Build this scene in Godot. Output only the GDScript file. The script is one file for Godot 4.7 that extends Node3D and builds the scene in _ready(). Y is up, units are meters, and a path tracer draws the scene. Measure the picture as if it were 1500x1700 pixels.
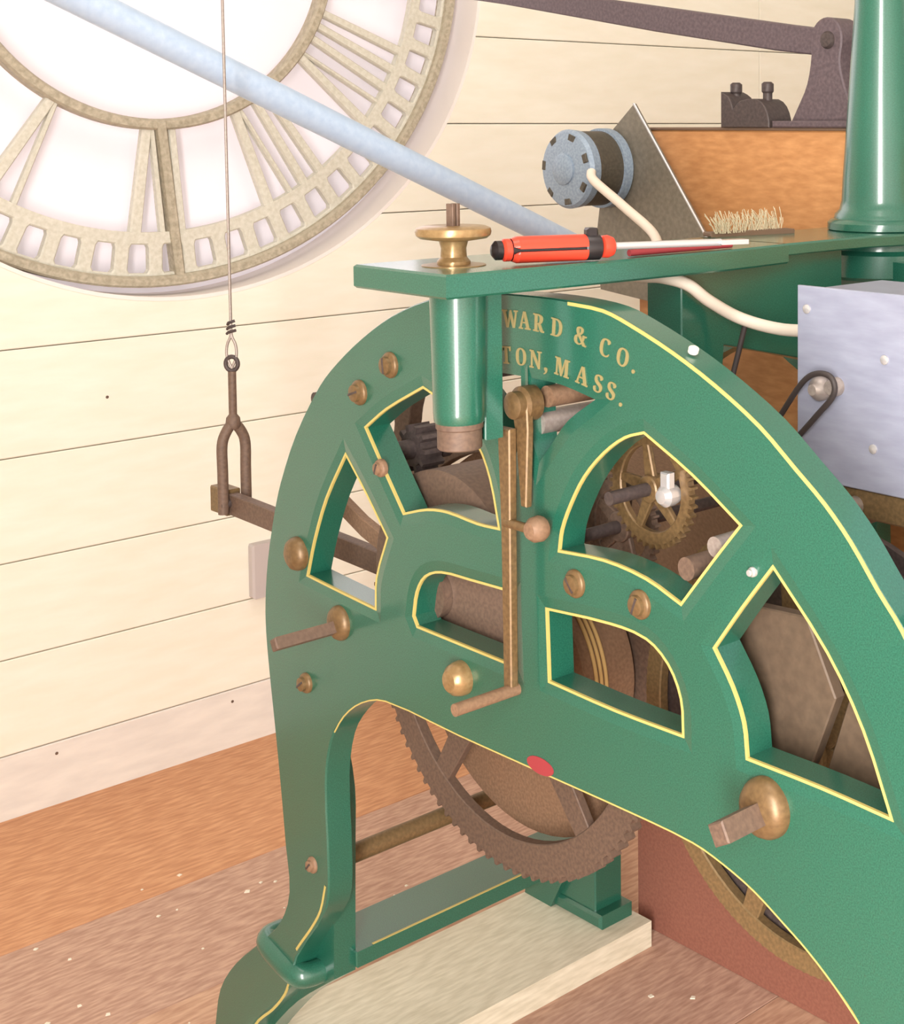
extends Node3D
# A tower-clock movement beside its dial. Units: polygons and heights in the tables are millimetres, nodes are metres.
# x runs along the front casting, y is up, z comes out of the front casting's face (z = 0).

const MM := 0.001
var taken := {}
var mats := {}
var rng := RandomNumberGenerator.new()

# ---------------------------------------------------------------- mesh helpers
func st_new() -> SurfaceTool:
	var st := SurfaceTool.new()
	st.begin(Mesh.PRIMITIVE_TRIANGLES)
	return st

func tri(st: SurfaceTool, a: Vector3, b: Vector3, c: Vector3, g: int) -> void:  # a, b, c counter-clockwise seen from outside
	st.set_smooth_group(g)
	st.add_vertex(a)
	st.set_smooth_group(g)
	st.add_vertex(c)
	st.set_smooth_group(g)
	st.add_vertex(b)

func quad(st: SurfaceTool, a: Vector3, b: Vector3, c: Vector3, d: Vector3, g: int) -> void:
	tri(st, a, b, c, g)
	tri(st, a, c, d, g)

func area(p: PackedVector2Array) -> float:
	var s := 0.0
	for i in p.size():
		var q := p[(i + 1) % p.size()]
		s += p[i].x * q.y - q.x * p[i].y
	return s * 0.5

func ccw(p: PackedVector2Array) -> PackedVector2Array:
	var q := p.duplicate()
	if area(q) < 0.0:
		q.reverse()
	return q

func poly(a: Array) -> PackedVector2Array:
	var p := PackedVector2Array()
	for i in range(0, a.size(), 2):
		p.append(Vector2(a[i], a[i + 1]))
	return p

func inset(p: PackedVector2Array, d: float) -> PackedVector2Array:  # p counter-clockwise; d > 0 shrinks
	if absf(d) < 1e-6:
		return p
	var out := PackedVector2Array()
	var n := p.size()
	for i in n:
		var e0 := (p[i] - p[(i + n - 1) % n]).normalized()
		var e1 := (p[(i + 1) % n] - p[i]).normalized()
		var n0 := Vector2(-e0.y, e0.x)
		var n1 := Vector2(-e1.y, e1.x)
		var b := (n0 + n1)
		b = b.normalized() if b.length() > 1e-4 else n0
		out.append(p[i] + b * d / maxf(0.45, b.dot(n1)))
	return out

func smooth(p: PackedVector2Array, steps: int = 3, crease: float = 32.0) -> PackedVector2Array:  # rounds gentle bends, keeps corners
	var n := p.size()
	var sharp := []
	for i in n:
		var e0 := p[i] - p[(i + n - 1) % n]
		var e1 := p[(i + 1) % n] - p[i]
		sharp.append(absf(rad_to_deg(e0.angle_to(e1))) > crease)
	var out := PackedVector2Array()
	for i in n:
		var a := p[i]
		var b := p[(i + 1) % n]
		var m0 := (b - p[(i + n - 1) % n]) * 0.5 if not sharp[i] else b - a
		var m1 := (p[(i + 2) % n] - a) * 0.5 if not sharp[(i + 1) % n] else b - a
		var l := (b - a).length()
		m0 = m0.normalized() * l
		m1 = m1.normalized() * l
		for k in steps:
			var t := float(k) / steps
			var t2 := t * t
			var t3 := t2 * t
			out.append(a * (2 * t3 - 3 * t2 + 1) + m0 * (t3 - 2 * t2 + t) + b * (3 * t2 - 2 * t3) + m1 * (t3 - t2))
	return out

func groups_of(p: PackedVector2Array, base: int) -> PackedInt32Array:
	var g := PackedInt32Array()
	var cur := base
	var n := p.size()
	for i in n:
		var e0 := p[i] - p[(i + n - 1) % n]
		var e1 := p[(i + 1) % n] - p[i]
		if i > 0 and absf(rad_to_deg(e0.angle_to(e1))) > 30.0:
			cur += 1
		g.append(cur)
	return g

func flat_cap(st: SurfaceTool, outer: PackedVector2Array, holes: Array, z: float, up: bool, xf: Transform3D) -> void:
	var pieces := []
	if holes.is_empty():
		pieces = [outer]
	else:
		var lo := outer[0]
		var hi := outer[0]
		for v in outer:
			lo = lo.min(v)
			hi = hi.max(v)
		var cuts := []
		for h in holes:
			var s := Vector2.ZERO
			for v in h:
				s += v
			cuts.append(s.x / h.size())
		cuts.sort()
		cuts = [lo.x - 1.0] + cuts + [hi.x + 1.0]
		for i in cuts.size() - 1:
			if cuts[i + 1] - cuts[i] < 0.01:
				continue
			var strip := poly([cuts[i], lo.y - 1, cuts[i + 1], lo.y - 1, cuts[i + 1], hi.y + 1, cuts[i], hi.y + 1])
			var now := Geometry2D.intersect_polygons(outer, strip)
			for h in holes:
				var next := []
				for piece in now:
					next.append_array(Geometry2D.clip_polygons(piece, h))
				now.assign(next)
			pieces.append_array(now)
	for piece: PackedVector2Array in pieces:
		var q := ccw(piece)
		var ids := Geometry2D.triangulate_polygon(q)
		for k in range(0, ids.size(), 3):
			var a := q[ids[k]]
			var b := q[ids[k + 1]]
			var c := q[ids[k + 2]]
			if (b - a).cross(c - a) < 0.0:
				var t := b
				b = c
				c = t
			var A := xf * (Vector3(a.x, a.y, z) * MM)
			var B := xf * (Vector3(b.x, b.y, z) * MM)
			var C := xf * (Vector3(c.x, c.y, z) * MM)
			if up:
				tri(st, A, B, C, -1)
			else:
				tri(st, A, C, B, -1)

# layers: [inset of the outline, z, inset of the holes], z rising
func solid(st: SurfaceTool, outline: PackedVector2Array, holes: Array, layers: Array, xf: Transform3D = Transform3D.IDENTITY) -> void:
	var outer := ccw(outline)
	var inner := []
	for h in holes:
		inner.append(ccw(h))
	var loops := []
	for l: Array in layers:
		var hs := []
		for h in inner:
			hs.append(inset(h, -(l[2] if l.size() > 2 else l[0])))
		loops.append([inset(outer, l[0]), hs, l[1]])
	flat_cap(st, loops[0][0], loops[0][1], loops[0][2], false, xf)
	flat_cap(st, loops[-1][0], loops[-1][1], loops[-1][2], true, xf)
	for k in loops.size() - 1:
		walls(st, loops[k][0], loops[k + 1][0], loops[k][2], loops[k + 1][2], groups_of(outer, 1 + k * 400), xf, false)
		for j in inner.size():
			walls(st, loops[k][1][j], loops[k + 1][1][j], loops[k][2], loops[k + 1][2], groups_of(inner[j], 4001 + k * 400), xf, true)

func walls(st: SurfaceTool, p: PackedVector2Array, q: PackedVector2Array, z0: float, z1: float, g: PackedInt32Array, xf: Transform3D, flip: bool) -> void:
	var n := p.size()
	for i in n:
		var j := (i + 1) % n
		var a := xf * (Vector3(p[i].x, p[i].y, z0) * MM)
		var b := xf * (Vector3(p[j].x, p[j].y, z0) * MM)
		var c := xf * (Vector3(q[j].x, q[j].y, z1) * MM)
		var d := xf * (Vector3(q[i].x, q[i].y, z1) * MM)
		if flip:
			quad(st, b, a, d, c, g[i])
		else:
			quad(st, a, b, c, d, g[i])

# profile [r, z, r, z ...] in mm, turned about local z
func lathe(st: SurfaceTool, profile: Array, n: int = 32, xf: Transform3D = Transform3D.IDENTITY) -> void:
	var p := poly(profile)
	var g := 7000
	for k in p.size() - 1:
		if k > 0 and absf(rad_to_deg((p[k] - p[k - 1]).angle_to(p[k + 1] - p[k]))) > 35.0:
			g += 1
		for i in n:
			var a0 := TAU * i / n
			var a1 := TAU * (i + 1) / n
			var u := Vector2(cos(a0), sin(a0))
			var v := Vector2(cos(a1), sin(a1))
			var A := xf * (Vector3(u.x * p[k].x, u.y * p[k].x, p[k].y) * MM)
			var B := xf * (Vector3(v.x * p[k].x, v.y * p[k].x, p[k].y) * MM)
			var C := xf * (Vector3(v.x * p[k + 1].x, v.y * p[k + 1].x, p[k + 1].y) * MM)
			var D := xf * (Vector3(u.x * p[k + 1].x, u.y * p[k + 1].x, p[k + 1].y) * MM)
			if p[k].x > 1e-4:
				tri(st, A, B, C, g)
			if p[k + 1].x > 1e-4:
				tri(st, A, C, D, g)

func tube(st: SurfaceTool, path: Array, r: float, n: int = 12) -> void:  # path of Vector3 in mm
	var up := Vector3(0.13, 0.9, 0.31).normalized()
	var rings := []
	for i in path.size():
		var t: Vector3 = (path[mini(i + 1, path.size() - 1)] - path[maxi(i - 1, 0)]).normalized()
		if absf(t.dot(up)) > 0.95:
			up = Vector3(0.9, 0.1, 0.3).normalized()
		var s := t.cross(up).normalized()
		up = s.cross(t).normalized()
		var ring := []
		for k in n:
			ring.append((path[i] + (s * cos(TAU * k / n) + up * sin(TAU * k / n)) * r) * MM)
		rings.append(ring)
	for i in rings.size() - 1:
		for k in n:
			var j := (k + 1) % n
			quad(st, rings[i][j], rings[i][k], rings[i + 1][k], rings[i + 1][j], 9000)
	for k in n:
		var j := (k + 1) % n
		tri(st, path[0] * MM, rings[0][k], rings[0][j], -1)
		tri(st, path[-1] * MM, rings[-1][j], rings[-1][k], -1)

func curve(pts: Array, steps: int = 8) -> Array:  # an open smooth run through the points
	var out := []
	for i in pts.size() - 1:
		var a: Vector3 = pts[maxi(i - 1, 0)]
		var b: Vector3 = pts[i]
		var c: Vector3 = pts[i + 1]
		var d: Vector3 = pts[mini(i + 2, pts.size() - 1)]
		for k in steps:
			out.append(b.cubic_interpolate(c, a, d, float(k) / steps))
	out.append(pts[-1])
	return out

func box(st: SurfaceTool, lo: Vector3, hi: Vector3, bevel: float = 0.8, xf: Transform3D = Transform3D.IDENTITY) -> void:
	solid(st, poly([lo.x, lo.y, hi.x, lo.y, hi.x, hi.y, lo.x, hi.y]), [], [[bevel, lo.z], [0.0, lo.z + bevel], [0.0, hi.z - bevel], [bevel, hi.z]], xf)

func disc(r: float, n: int, c: Vector2 = Vector2.ZERO) -> PackedVector2Array:
	var p := PackedVector2Array()
	for i in n:
		p.append(c + Vector2(cos(TAU * i / n), sin(TAU * i / n)) * r)
	return p

func fr(at_mm: Vector3, zdir: Vector3 = Vector3.BACK, spin: float = 0.0) -> Transform3D:  # local z along zdir
	var z := zdir.normalized()
	var x := Vector3.UP.cross(z)
	x = x.normalized() if x.length() > 0.01 else Vector3.RIGHT
	var b := Basis(x, z.cross(x), z)
	return Transform3D(b * Basis(Vector3.BACK, spin), at_mm * MM)

# a flat ribbon along a run of points, between two offsets to its left, from z0 to z1
func ribbon(st: SurfaceTool, pts: PackedVector2Array, closed: bool, o0: float, o1: float, z0: float, z1: float) -> void:
	var n := pts.size()
	var a := PackedVector2Array()
	var b := PackedVector2Array()
	for i in n:
		var e0 := (pts[i] - pts[(i + n - 1) % n]).normalized()
		var e1 := (pts[(i + 1) % n] - pts[i]).normalized()
		if not closed and i == 0:
			e0 = e1
		if not closed and i == n - 1:
			e1 = e0
		var nn := Vector2(-e0.y, e0.x) + Vector2(-e1.y, e1.x)
		nn = nn.normalized()
		var k := 1.0 / maxf(0.45, nn.dot(Vector2(-e1.y, e1.x)))
		a.append(pts[i] + nn * o0 * k)
		b.append(pts[i] + nn * o1 * k)
	for i in (n if closed else n - 1):
		var j := (i + 1) % n
		var v := func(p: Vector2, z: float) -> Vector3: return Vector3(p.x, p.y, z) * MM
		quad(st, v.call(a[i], z1), v.call(a[j], z1), v.call(b[j], z1), v.call(b[i], z1), -1)
		quad(st, v.call(a[i], z0), v.call(a[j], z0), v.call(a[j], z1), v.call(a[i], z1), -1)
		quad(st, v.call(b[j], z0), v.call(b[i], z0), v.call(b[i], z1), v.call(b[j], z1), -1)

# ---------------------------------------------------------------- objects
func numbered(n: String) -> String:
	var k: int = taken.get(n, 0)
	taken[n] = k + 1
	return n if k == 0 else "%s_%03d" % [n, k]

func obj(called: String, st: SurfaceTool, m: Material, parent: Node = self) -> MeshInstance3D:
	st.generate_normals()
	var o := MeshInstance3D.new()
	o.mesh = st.commit()
	o.material_override = m
	o.name = numbered(called) if parent == self else called
	o.cast_shadow = GeometryInstance3D.SHADOW_CASTING_SETTING_ON
	parent.add_child(o, true)
	return o

func tag(o: Node, label: String, category: String, group: String = "") -> void:
	o.set_meta("label", label)
	o.set_meta("category", category)
	if group:
		o.set_meta("group", group)

func thing(called: String, label: String, category: String, at_mm: Vector3 = Vector3.ZERO, group: String = "") -> Node3D:
	var o := Node3D.new()
	o.name = numbered(called)
	add_child(o)
	o.position = at_mm * MM
	tag(o, label, category, group)
	return o

func structure(called: String) -> Node3D:
	var o := Node3D.new()
	o.name = called
	add_child(o)
	o.set_meta("kind", "structure")
	return o

# ---------------------------------------------------------------- materials
func noise_tex(seed_: int, freq: float, c0: Color, c1: Color, size: int = 512, octaves: int = 4) -> NoiseTexture2D:
	var f := FastNoiseLite.new()
	f.seed = seed_
	f.frequency = freq
	f.noise_type = FastNoiseLite.TYPE_SIMPLEX_SMOOTH
	f.fractal_octaves = octaves
	var t := NoiseTexture2D.new()
	t.noise = f
	t.width = size
	t.height = size
	t.seamless = true
	var g := Gradient.new()
	g.set_color(0, c0)
	g.set_color(1, c1)
	t.color_ramp = g
	return t

func mat(called: String, c0: Color, c1: Color, rough: float, metal: float = 0.0, freq: float = 0.0, tile: Vector3 = Vector3.ONE, octaves: int = 4) -> StandardMaterial3D:
	var m := StandardMaterial3D.new()
	m.resource_name = called
	m.roughness = rough
	m.metallic = metal
	if freq > 0.0:
		m.albedo_texture = noise_tex(hash(called) % 1000, freq, c0, c1, 512, octaves)
		m.uv1_triplanar = true
		m.uv1_world_triplanar = true
		m.uv1_scale = tile
	else:
		m.albedo_color = c0
	mats[called] = m
	return m

func C(r: int, g: int, b: int) -> Color:
	return Color8(r, g, b)

func make_materials() -> void:
	var green := mat("green_enamel", C(8, 74, 57), C(50, 112, 92), 0.42, 0.0, 0.24, Vector3.ONE * 6.0, 3)
	green.clearcoat_enabled = true
	green.clearcoat = 0.9
	green.clearcoat_roughness = 0.16
	mat("yellow_line", C(196, 178, 104), C(196, 178, 104), 0.5)
	mat("gold_leaf", C(158, 144, 98), C(158, 144, 98), 0.45, 0.2)
	mat("brass", C(100, 78, 52), C(138, 110, 74), 0.4, 0.3, 0.05, Vector3.ONE * 8.0)
	mat("bright_brass", C(140, 112, 74), C(176, 146, 104), 0.3, 0.4, 0.05, Vector3.ONE * 8.0)
	mat("dull_brass", C(104, 86, 58), C(140, 112, 76), 0.5, 0.3, 0.06, Vector3.ONE * 8.0)
	mat("bronze", C(122, 94, 74), C(156, 124, 98), 0.55, 0.15, 0.06, Vector3.ONE * 8.0)
	mat("brown_iron", C(92, 74, 64), C(124, 100, 84), 0.62, 0.1, 0.05, Vector3.ONE * 8.0)
	mat("dark_iron", C(62, 52, 52), C(90, 78, 74), 0.55, 0.2, 0.05, Vector3.ONE * 8.0)
	mat("steel", C(150, 138, 132), C(180, 168, 160), 0.4, 0.4, 0.05, Vector3.ONE * 8.0)
	mat("purple_iron", C(78, 66, 70), C(108, 92, 96), 0.6, 0.1, 0.06, Vector3.ONE * 6.0)
	mat("wall_paint", C(244, 239, 222), C(251, 247, 234), 0.75, 0.0, 0.02, Vector3(1.2, 3.0, 0.7))
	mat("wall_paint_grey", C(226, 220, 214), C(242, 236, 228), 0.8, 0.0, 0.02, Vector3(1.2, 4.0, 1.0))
	mat("block_grey", C(196, 186, 184), C(206, 197, 194), 0.8)  # tone of the cast shadow on the left wall
	mat("wall_back", C(150, 138, 120), C(160, 148, 128), 0.9)
	mat("reveal_paint", C(248, 240, 236), C(250, 244, 240), 0.7)
	mat("room_paint", C(230, 228, 222), C(234, 232, 226), 0.9)
	mat("orange_plank", C(184, 126, 88), C(224, 170, 128), 0.6, 0.0, 0.03, Vector3(9.0, 9.0, 1.4), 5)
	mat("dusty_plank", C(168, 130, 112), C(214, 178, 156), 0.8, 0.0, 0.03, Vector3(9.0, 9.0, 1.8), 5)
	mat("dusty_plank_pale", C(178, 136, 112), C(220, 182, 154), 0.8, 0.0, 0.03, Vector3(8.0, 9.0, 1.5), 5)
	mat("cabinet_wood", C(182, 124, 74), C(212, 154, 100), 0.6, 0.0, 0.03, Vector3(2.0, 7.0, 7.0), 5)
	mat("cabinet_edge", C(112, 88, 70), C(128, 100, 82), 0.7)
	mat("cream_timber", C(202, 194, 170), C(232, 225, 204), 0.75, 0.0, 0.03, Vector3(9.0, 9.0, 1.6), 4)
	mat("dial_iron", C(204, 200, 184), C(228, 225, 214), 0.7, 0.0, 0.03, Vector3.ONE * 7.0)
	mat("dial_rim_iron", C(158, 148, 128), C(206, 196, 176), 0.75, 0.0, 0.025, Vector3.ONE * 7.0)
	var glass := mat("milk_glass", C(236, 229, 236), C(236, 229, 236), 0.6)
	glass.emission_enabled = true
	glass.emission = C(255, 246, 252)
	glass.emission_energy_multiplier = 0.22
	mat("pale_blue_paint", C(172, 194, 222), C(196, 214, 236), 0.45, 0.0, 0.03, Vector3.ONE * 5.0)
	mat("motor_blue", C(118, 134, 154), C(162, 176, 190), 0.5, 0.1, 0.05, Vector3.ONE * 10.0)
	mat("motor_band", C(64, 58, 50), C(92, 84, 70), 0.55, 0.1, 0.05, Vector3.ONE * 8.0)
	mat("bracket_sheet", C(112, 104, 92), C(136, 128, 114), 0.5, 0.3, 0.04, Vector3.ONE * 6.0)
	mat("white_cord", C(226, 212, 196), C(226, 212, 196), 0.6)
	mat("grey_enamel", C(136, 138, 156), C(152, 155, 172), 0.45, 0.0, 0.02, Vector3(2.0, 9.0, 2.0))
	mat("red_plastic", C(222, 66, 46), C(236, 84, 62), 0.3)
	mat("black_plastic", C(34, 28, 30), C(34, 28, 30), 0.35)
	mat("chrome", C(204, 200, 200), C(204, 200, 200), 0.25, 0.5)
	mat("cable_black", C(58, 50, 48), C(58, 50, 48), 0.6)
	mat("cord_tan", C(206, 170, 110), C(206, 170, 110), 0.8)
	mat("bristle", C(214, 200, 168), C(214, 200, 168), 0.8)
	mat("red_paint", C(150, 52, 58), C(190, 58, 62), 0.6)
	mat("flake_white", C(236, 228, 210), C(236, 228, 210), 0.8)
	mat("panel_red", C(134, 84, 70), C(156, 102, 84), 0.75, 0.0, 0.05, Vector3.ONE * 8.0)
	mat("shelf_brown", C(88, 72, 58), C(106, 87, 70), 0.6, 0.1, 0.03, Vector3.ONE * 6.0)

# ---------------------------------------------------------------- the scene
func _ready() -> void:
	rng.seed = 7
	var cam := Camera3D.new()
	cam.name = "camera"
	cam.projection = Camera3D.PROJECTION_FRUSTUM
	cam.near = 0.05
	cam.far = 60.0
	cam.size = 1700.0 / 2469.08 * cam.near
	cam.frustum_offset = Vector2(-550.0, -491.2) / 2469.08 * cam.near
	cam.position = Vector3(0.86167, 0.93133, 0.66724)
	cam.rotation_degrees = Vector3(-3.5641, 42.2868, 0)
	add_child(cam)
	cam.current = true
	var we := WorldEnvironment.new()
	we.name = "environment"
	var env := Environment.new()
	env.background_mode = Environment.BG_COLOR
	env.background_color = Color(0.75, 0.8, 0.9)
	env.background_energy_multiplier = 0.6
	env.tonemap_mode = Environment.TONE_MAPPER_LINEAR
	env.tonemap_exposure = 1.0
	env.sdfgi_enabled = true
	env.ssao_enabled = true
	env.ssil_enabled = true
	we.environment = env
	add_child(we)
	# tall key light added behind the camera for long highlights on tube and column
	var key_light := AreaLight3D.new()
	key_light.name = "added_key_light"
	key_light.area_size = Vector2(0.46, 1.5)
	key_light.area_normalize_energy = true
	key_light.light_energy = 8.4
	key_light.light_color = Color(1.0, 0.99, 0.972)
	key_light.shadow_enabled = true
	key_light.area_range = 12.0
	add_child(key_light)
	key_light.position = Vector3(1.2, 0.82, 1.225)
	make_materials()
	build_room()
	build_dial()
	build_frame()
	build_train()
	build_behind()
	build_top_things()
	build_lever()
	build_debris()

func build_room() -> void:
	# left wall: horizontal boards with open joints, cut round the dial opening, on a backing
	var w := structure("wall_left")
	var hole := disc(522.0, 128, Vector2(335, 1200))
	var ys := [-20, 87, 217, 347, 487, 632, 788, 931, 1077, 1222, 1367, 1512, 1657, 1802, 1947, 2092, 2237, 2382, 2620]
	var xf := Transform3D(Basis(Vector3(0, 0, -1), Vector3(0, 1, 0), Vector3(1, 0, 0)), Vector3(-1.23, 0, 0))
	for i in ys.size() - 1:
		for run in [[-1250.0, 1538.0], [1539.2, 2500.0]]:
			var r := poly([run[0], ys[i] + 0.7, run[1], ys[i] + 0.7, run[1], ys[i + 1] - 0.7, run[0], ys[i + 1] - 0.7])
			for piece in Geometry2D.clip_polygons(r, hole):
				var st := st_new()
				solid(st, piece, [], [[0.0, 0.0], [0.0, 18.6], [1.4, 20.0]], xf)
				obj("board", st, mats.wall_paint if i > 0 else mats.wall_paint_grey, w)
	for p in [[552, -215], [71, -133], [69, -387]]:
		var nl := st_new()
		lathe(nl, [2.2, -1.0, 2.2, 0.3, 1.4, 0.8, 0.0, 0.9], 10, fr(Vector3(-1210, p[0], p[1]), Vector3.RIGHT))
		obj("nail", nl, mats.brown_iron, w)
	var sb := st_new()
	solid(sb, poly([-1250, -20, 2500, -20, 2500, 2620, -1250, 2620]), [hole], [[0.0, -60.0], [0.0, -0.5]], xf)
	obj("backing", sb, mats.wall_back, w)
	var sr := st_new()
	solid(sr, disc(522.5, 128, Vector2(335, 1200)), [disc(517.0, 128, Vector2(335, 1200))], [[0.0, -58.0], [0.0, 20.2]], xf)
	obj("opening_lining", sr, mats.reveal_paint, w)
	# floor planks run along the wall
	var f := structure("floor")
	var fx := Transform3D(Basis(Vector3(1, 0, 0), Vector3(0, 0, -1), Vector3(0, 1, 0)), Vector3(0, -0.03, 0))
	var xs := [-1230, -872, -640, -408, -176, 56, 288, 520, 752, 984, 1216, 1448, 1680, 1912, 2200]
	for i in xs.size() - 1:
		var st := st_new()
		solid(st, poly([xs[i] + 0.5, -1250, xs[i + 1] - 0.5, -1250, xs[i + 1] - 0.5, 2500, xs[i] + 0.5, 2500]), [], [[0.0, 0.0], [0.0, 29.0], [0.8, 30.0]], fx)
		obj("plank", st, mats.orange_plank if i == 0 else (mats.dusty_plank if i % 2 else mats.dusty_plank_pale), f)
	var sub := st_new()
	box(sub, Vector3(-1290, -130, -2500), Vector3(2200, -31, 1250), 0.0)
	obj("subfloor", sub, mats.wall_back, f)
	var parts := [["wall_back", Vector3(-1290, -130, -2600), Vector3(2300, 2700, -2500)], ["wall_front", Vector3(-1290, -130, 1250), Vector3(2300, 2700, 1350)], ["wall_right", Vector3(2200, -130, -2500), Vector3(2300, 2700, 1250)], ["ceiling", Vector3(-1290, 2600, -2500), Vector3(2200, 2700, 1250)]]
	for p in parts:
		var st := st_new()
		box(st, p[1], p[2], 0.0)
		obj(p[0], st, mats.room_paint).set_meta("kind", "structure")
	var glow_panel := structure("added_glow_panel_1")  # glowing panel added behind the key light, shaped like a framed window
	glow_panel.position = Vector3(1.2, 0.82, 1.25)
	var wf := st_new()
	solid(wf, poly([-290, -810, 290, -810, 290, 810, -290, 810]), [poly([-232, -752, 232, -752, 232, 752, -232, 752])], [[2.0, -20.0], [0.0, -18.0], [0.0, 0.0]])
	obj("glow_panel_frame", wf, mats.reveal_paint, glow_panel)
	var pane_glow := StandardMaterial3D.new()
	pane_glow.emission_enabled = true
	pane_glow.emission = C(250, 250, 255)
	pane_glow.emission_energy_multiplier = 1.0
	var wp := st_new()
	box(wp, Vector3(-236, -756, -12), Vector3(236, 756, -2), 0.5)
	obj("glow_panel_face", wp, pane_glow, glow_panel)
	# unseen ceiling panel added as soft fill to lift the shadows
	var fill_panel := thing("added_fill_panel", "square white fill light panel added on the ceiling out of view", "fill light", Vector3(300, 2600, 200))
	var tray := st_new()
	box(tray, Vector3(-520, -22, -520), Vector3(520, 0, 520), 2.0)
	obj("housing", tray, mats.reveal_paint, fill_panel)
	var glow := StandardMaterial3D.new()
	glow.emission_enabled = true
	glow.emission = C(255, 246, 230)
	glow.emission_energy_multiplier = 1.0
	var pane := st_new()
	box(pane, Vector3(-490, -27, -490), Vector3(490, -22.5, 490), 1.0)
	obj("diffuser", pane, glow, fill_panel)
	var a := AreaLight3D.new()
	a.name = "added_fill_light"
	a.area_size = Vector2(0.98, 0.98)
	a.area_normalize_energy = true
	a.light_energy = 0.9
	a.light_color = Color(1.0, 0.98, 0.96)
	a.shadow_enabled = true
	a.area_range = 12.0
	add_child(a)
	a.look_at_from_position(Vector3(0.3, 2.565, 0.2), Vector3(0.3, 0, 0.2), Vector3.FORWARD)

# a point of the dial's plane: angle from straight down towards -z, radius (mm)
func dp(deg: float, r: float) -> Vector2:
	return Vector2(sin(deg_to_rad(deg)), -cos(deg_to_rad(deg))) * r

func build_dial() -> void:
	var d := thing("clock_dial", "large round skeleton clock dial of cream iron numerals over white glass in the wall", "clock dial", Vector3(-1250, 1209, -313))
	var xf := Transform3D(Basis(Vector3(0, 0, -1), Vector3(0, 1, 0), Vector3(1, 0, 0)), Vector3.ZERO)
	var gx := xf.translated(Vector3(-0.024, 0, -0.022))
	var g := st_new()
	solid(g, disc(550.0, 96), [], [[0.0, -24.0], [0.0, -18.0]], gx)
	obj("glass_pane", g, mats.milk_glass, d)
	var st := st_new()
	solid(st, disc(513.0, 160), [disc(497.0, 160)], [[0.0, -16.0], [0.0, 14.0], [3.0, 18.0]], xf)
	obj("outer_rim", st, mats.dial_rim_iron, d)
	var holes := []
	for k in 60:
		var a := 6.0 * k + 2.0
		var h := PackedVector2Array()
		for s in [[-1.75, 457.0], [-1.45, 452.0], [1.45, 452.0], [1.75, 457.0], [1.85, 488.0], [1.5, 493.0], [-1.5, 493.0], [-1.85, 488.0]]:
			h.append(dp(a + s[0], s[1]))
		holes.append(h)
	var tr := st_new()
	var band := disc(499.0, 180)
	var mid := disc(434.0, 180)
	# sixty windows: each sixth of the ring is cut on its own
	for k in 60:
		var a := 6.0 * k + 2.0
		var cell := PackedVector2Array()
		for s in [-3.0, -1.5, 0.0, 1.5, 3.0]:
			cell.append(dp(a + s, 499.0))
		for s in [3.0, 1.5, 0.0, -1.5, -3.0]:
			cell.append(dp(a + s, 434.0))
		solid(tr, cell, [holes[k]], [[0.0, -6.0, 0.0], [0.0, 5.0, 0.0], [0.01, 7.0, 2.0]], xf)
	obj("minute_track", tr, mats.dial_iron, d)
	var ir := st_new()
	solid(ir, disc(287.0, 120), [disc(271.0, 120)], [[0.0, -10.0], [0.0, 8.0], [3.0, 12.0]], xf)
	obj("inner_ring", ir, mats.dial_rim_iron, d)
	# numerals: strokes as [inner angle, outer angle, width]
	var nums := {0: ["V", "I"], 30: ["V", "I", "I"], 60: ["V", "I", "I", "I"], 90: ["I", "X"], 120: ["X"], 150: ["X", "I"], 180: ["X", "I", "I"], -30: ["V"], -60: ["I", "I", "I", "I"], -90: ["I", "I", "I"], -120: ["I", "I"], -150: ["I"]}
	var widths := {"V": 8.2, "I": 4.4, "X": 7.6}
	for at: int in nums:
		var total := 0.0
		for ch in nums[at]:
			total += widths[ch]
		var a := at - total * 0.5
		for ch in nums[at]:
			var wd: float = widths[ch]
			var c := a + wd * 0.5
			var strokes := [[c, c, 15.0]]
			if ch == "V":
				strokes = [[c - 0.9, c - 2.6, 17.0], [c + 0.6, c + 2.8, 8.0]]
			elif ch == "X":
				strokes = [[c + 3.4, c - 2.6, 16.0], [c - 3.4, c + 2.6, 8.0]]
			for s in strokes:
				var p0 := dp(s[0], 284.0)
				var p1 := dp(s[1], 440.0)
				var n: Vector2 = (p1 - p0).normalized().orthogonal() * s[2] * 0.5
				var bar := st_new()
				solid(bar, PackedVector2Array([p0 - n * 0.8, p0 + n * 0.8, p1 + n, p1 - n]), [], [[0.0, -6.0], [0.0, 3.0], [2.0, 6.0]], xf)
				obj("numeral_bar", bar, mats.dial_iron, d)
			a += wd
	# the joint where two castings of the dial meet, beside VI
	var jn := st_new()
	var j0 := dp(0.4, 275.0)
	var j1 := dp(2.9, 511.0)
	var jj := (j1 - j0).normalized().orthogonal() * 6.5
	solid(jn, PackedVector2Array([j0 - jj, j0 + jj, j1 + jj, j1 - jj]), [], [[0.0, -8.0], [0.0, 12.0], [2.5, 16.0]], xf)
	obj("joint_bar", jn, mats.dial_rim_iron, d)
	var l := AreaLight3D.new()
	l.name = "dial_glow"
	l.area_size = Vector2(0.8, 0.8)
	l.area_normalize_energy = true
	l.light_energy = 0.25
	l.light_color = Color(1.0, 0.97, 1.0)
	l.shadow_enabled = true
	l.area_range = 12.0
	add_child(l)
	l.look_at_from_position(Vector3(-1.2, 1.209, -0.313), Vector3(0, 1.209, -0.313))

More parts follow.
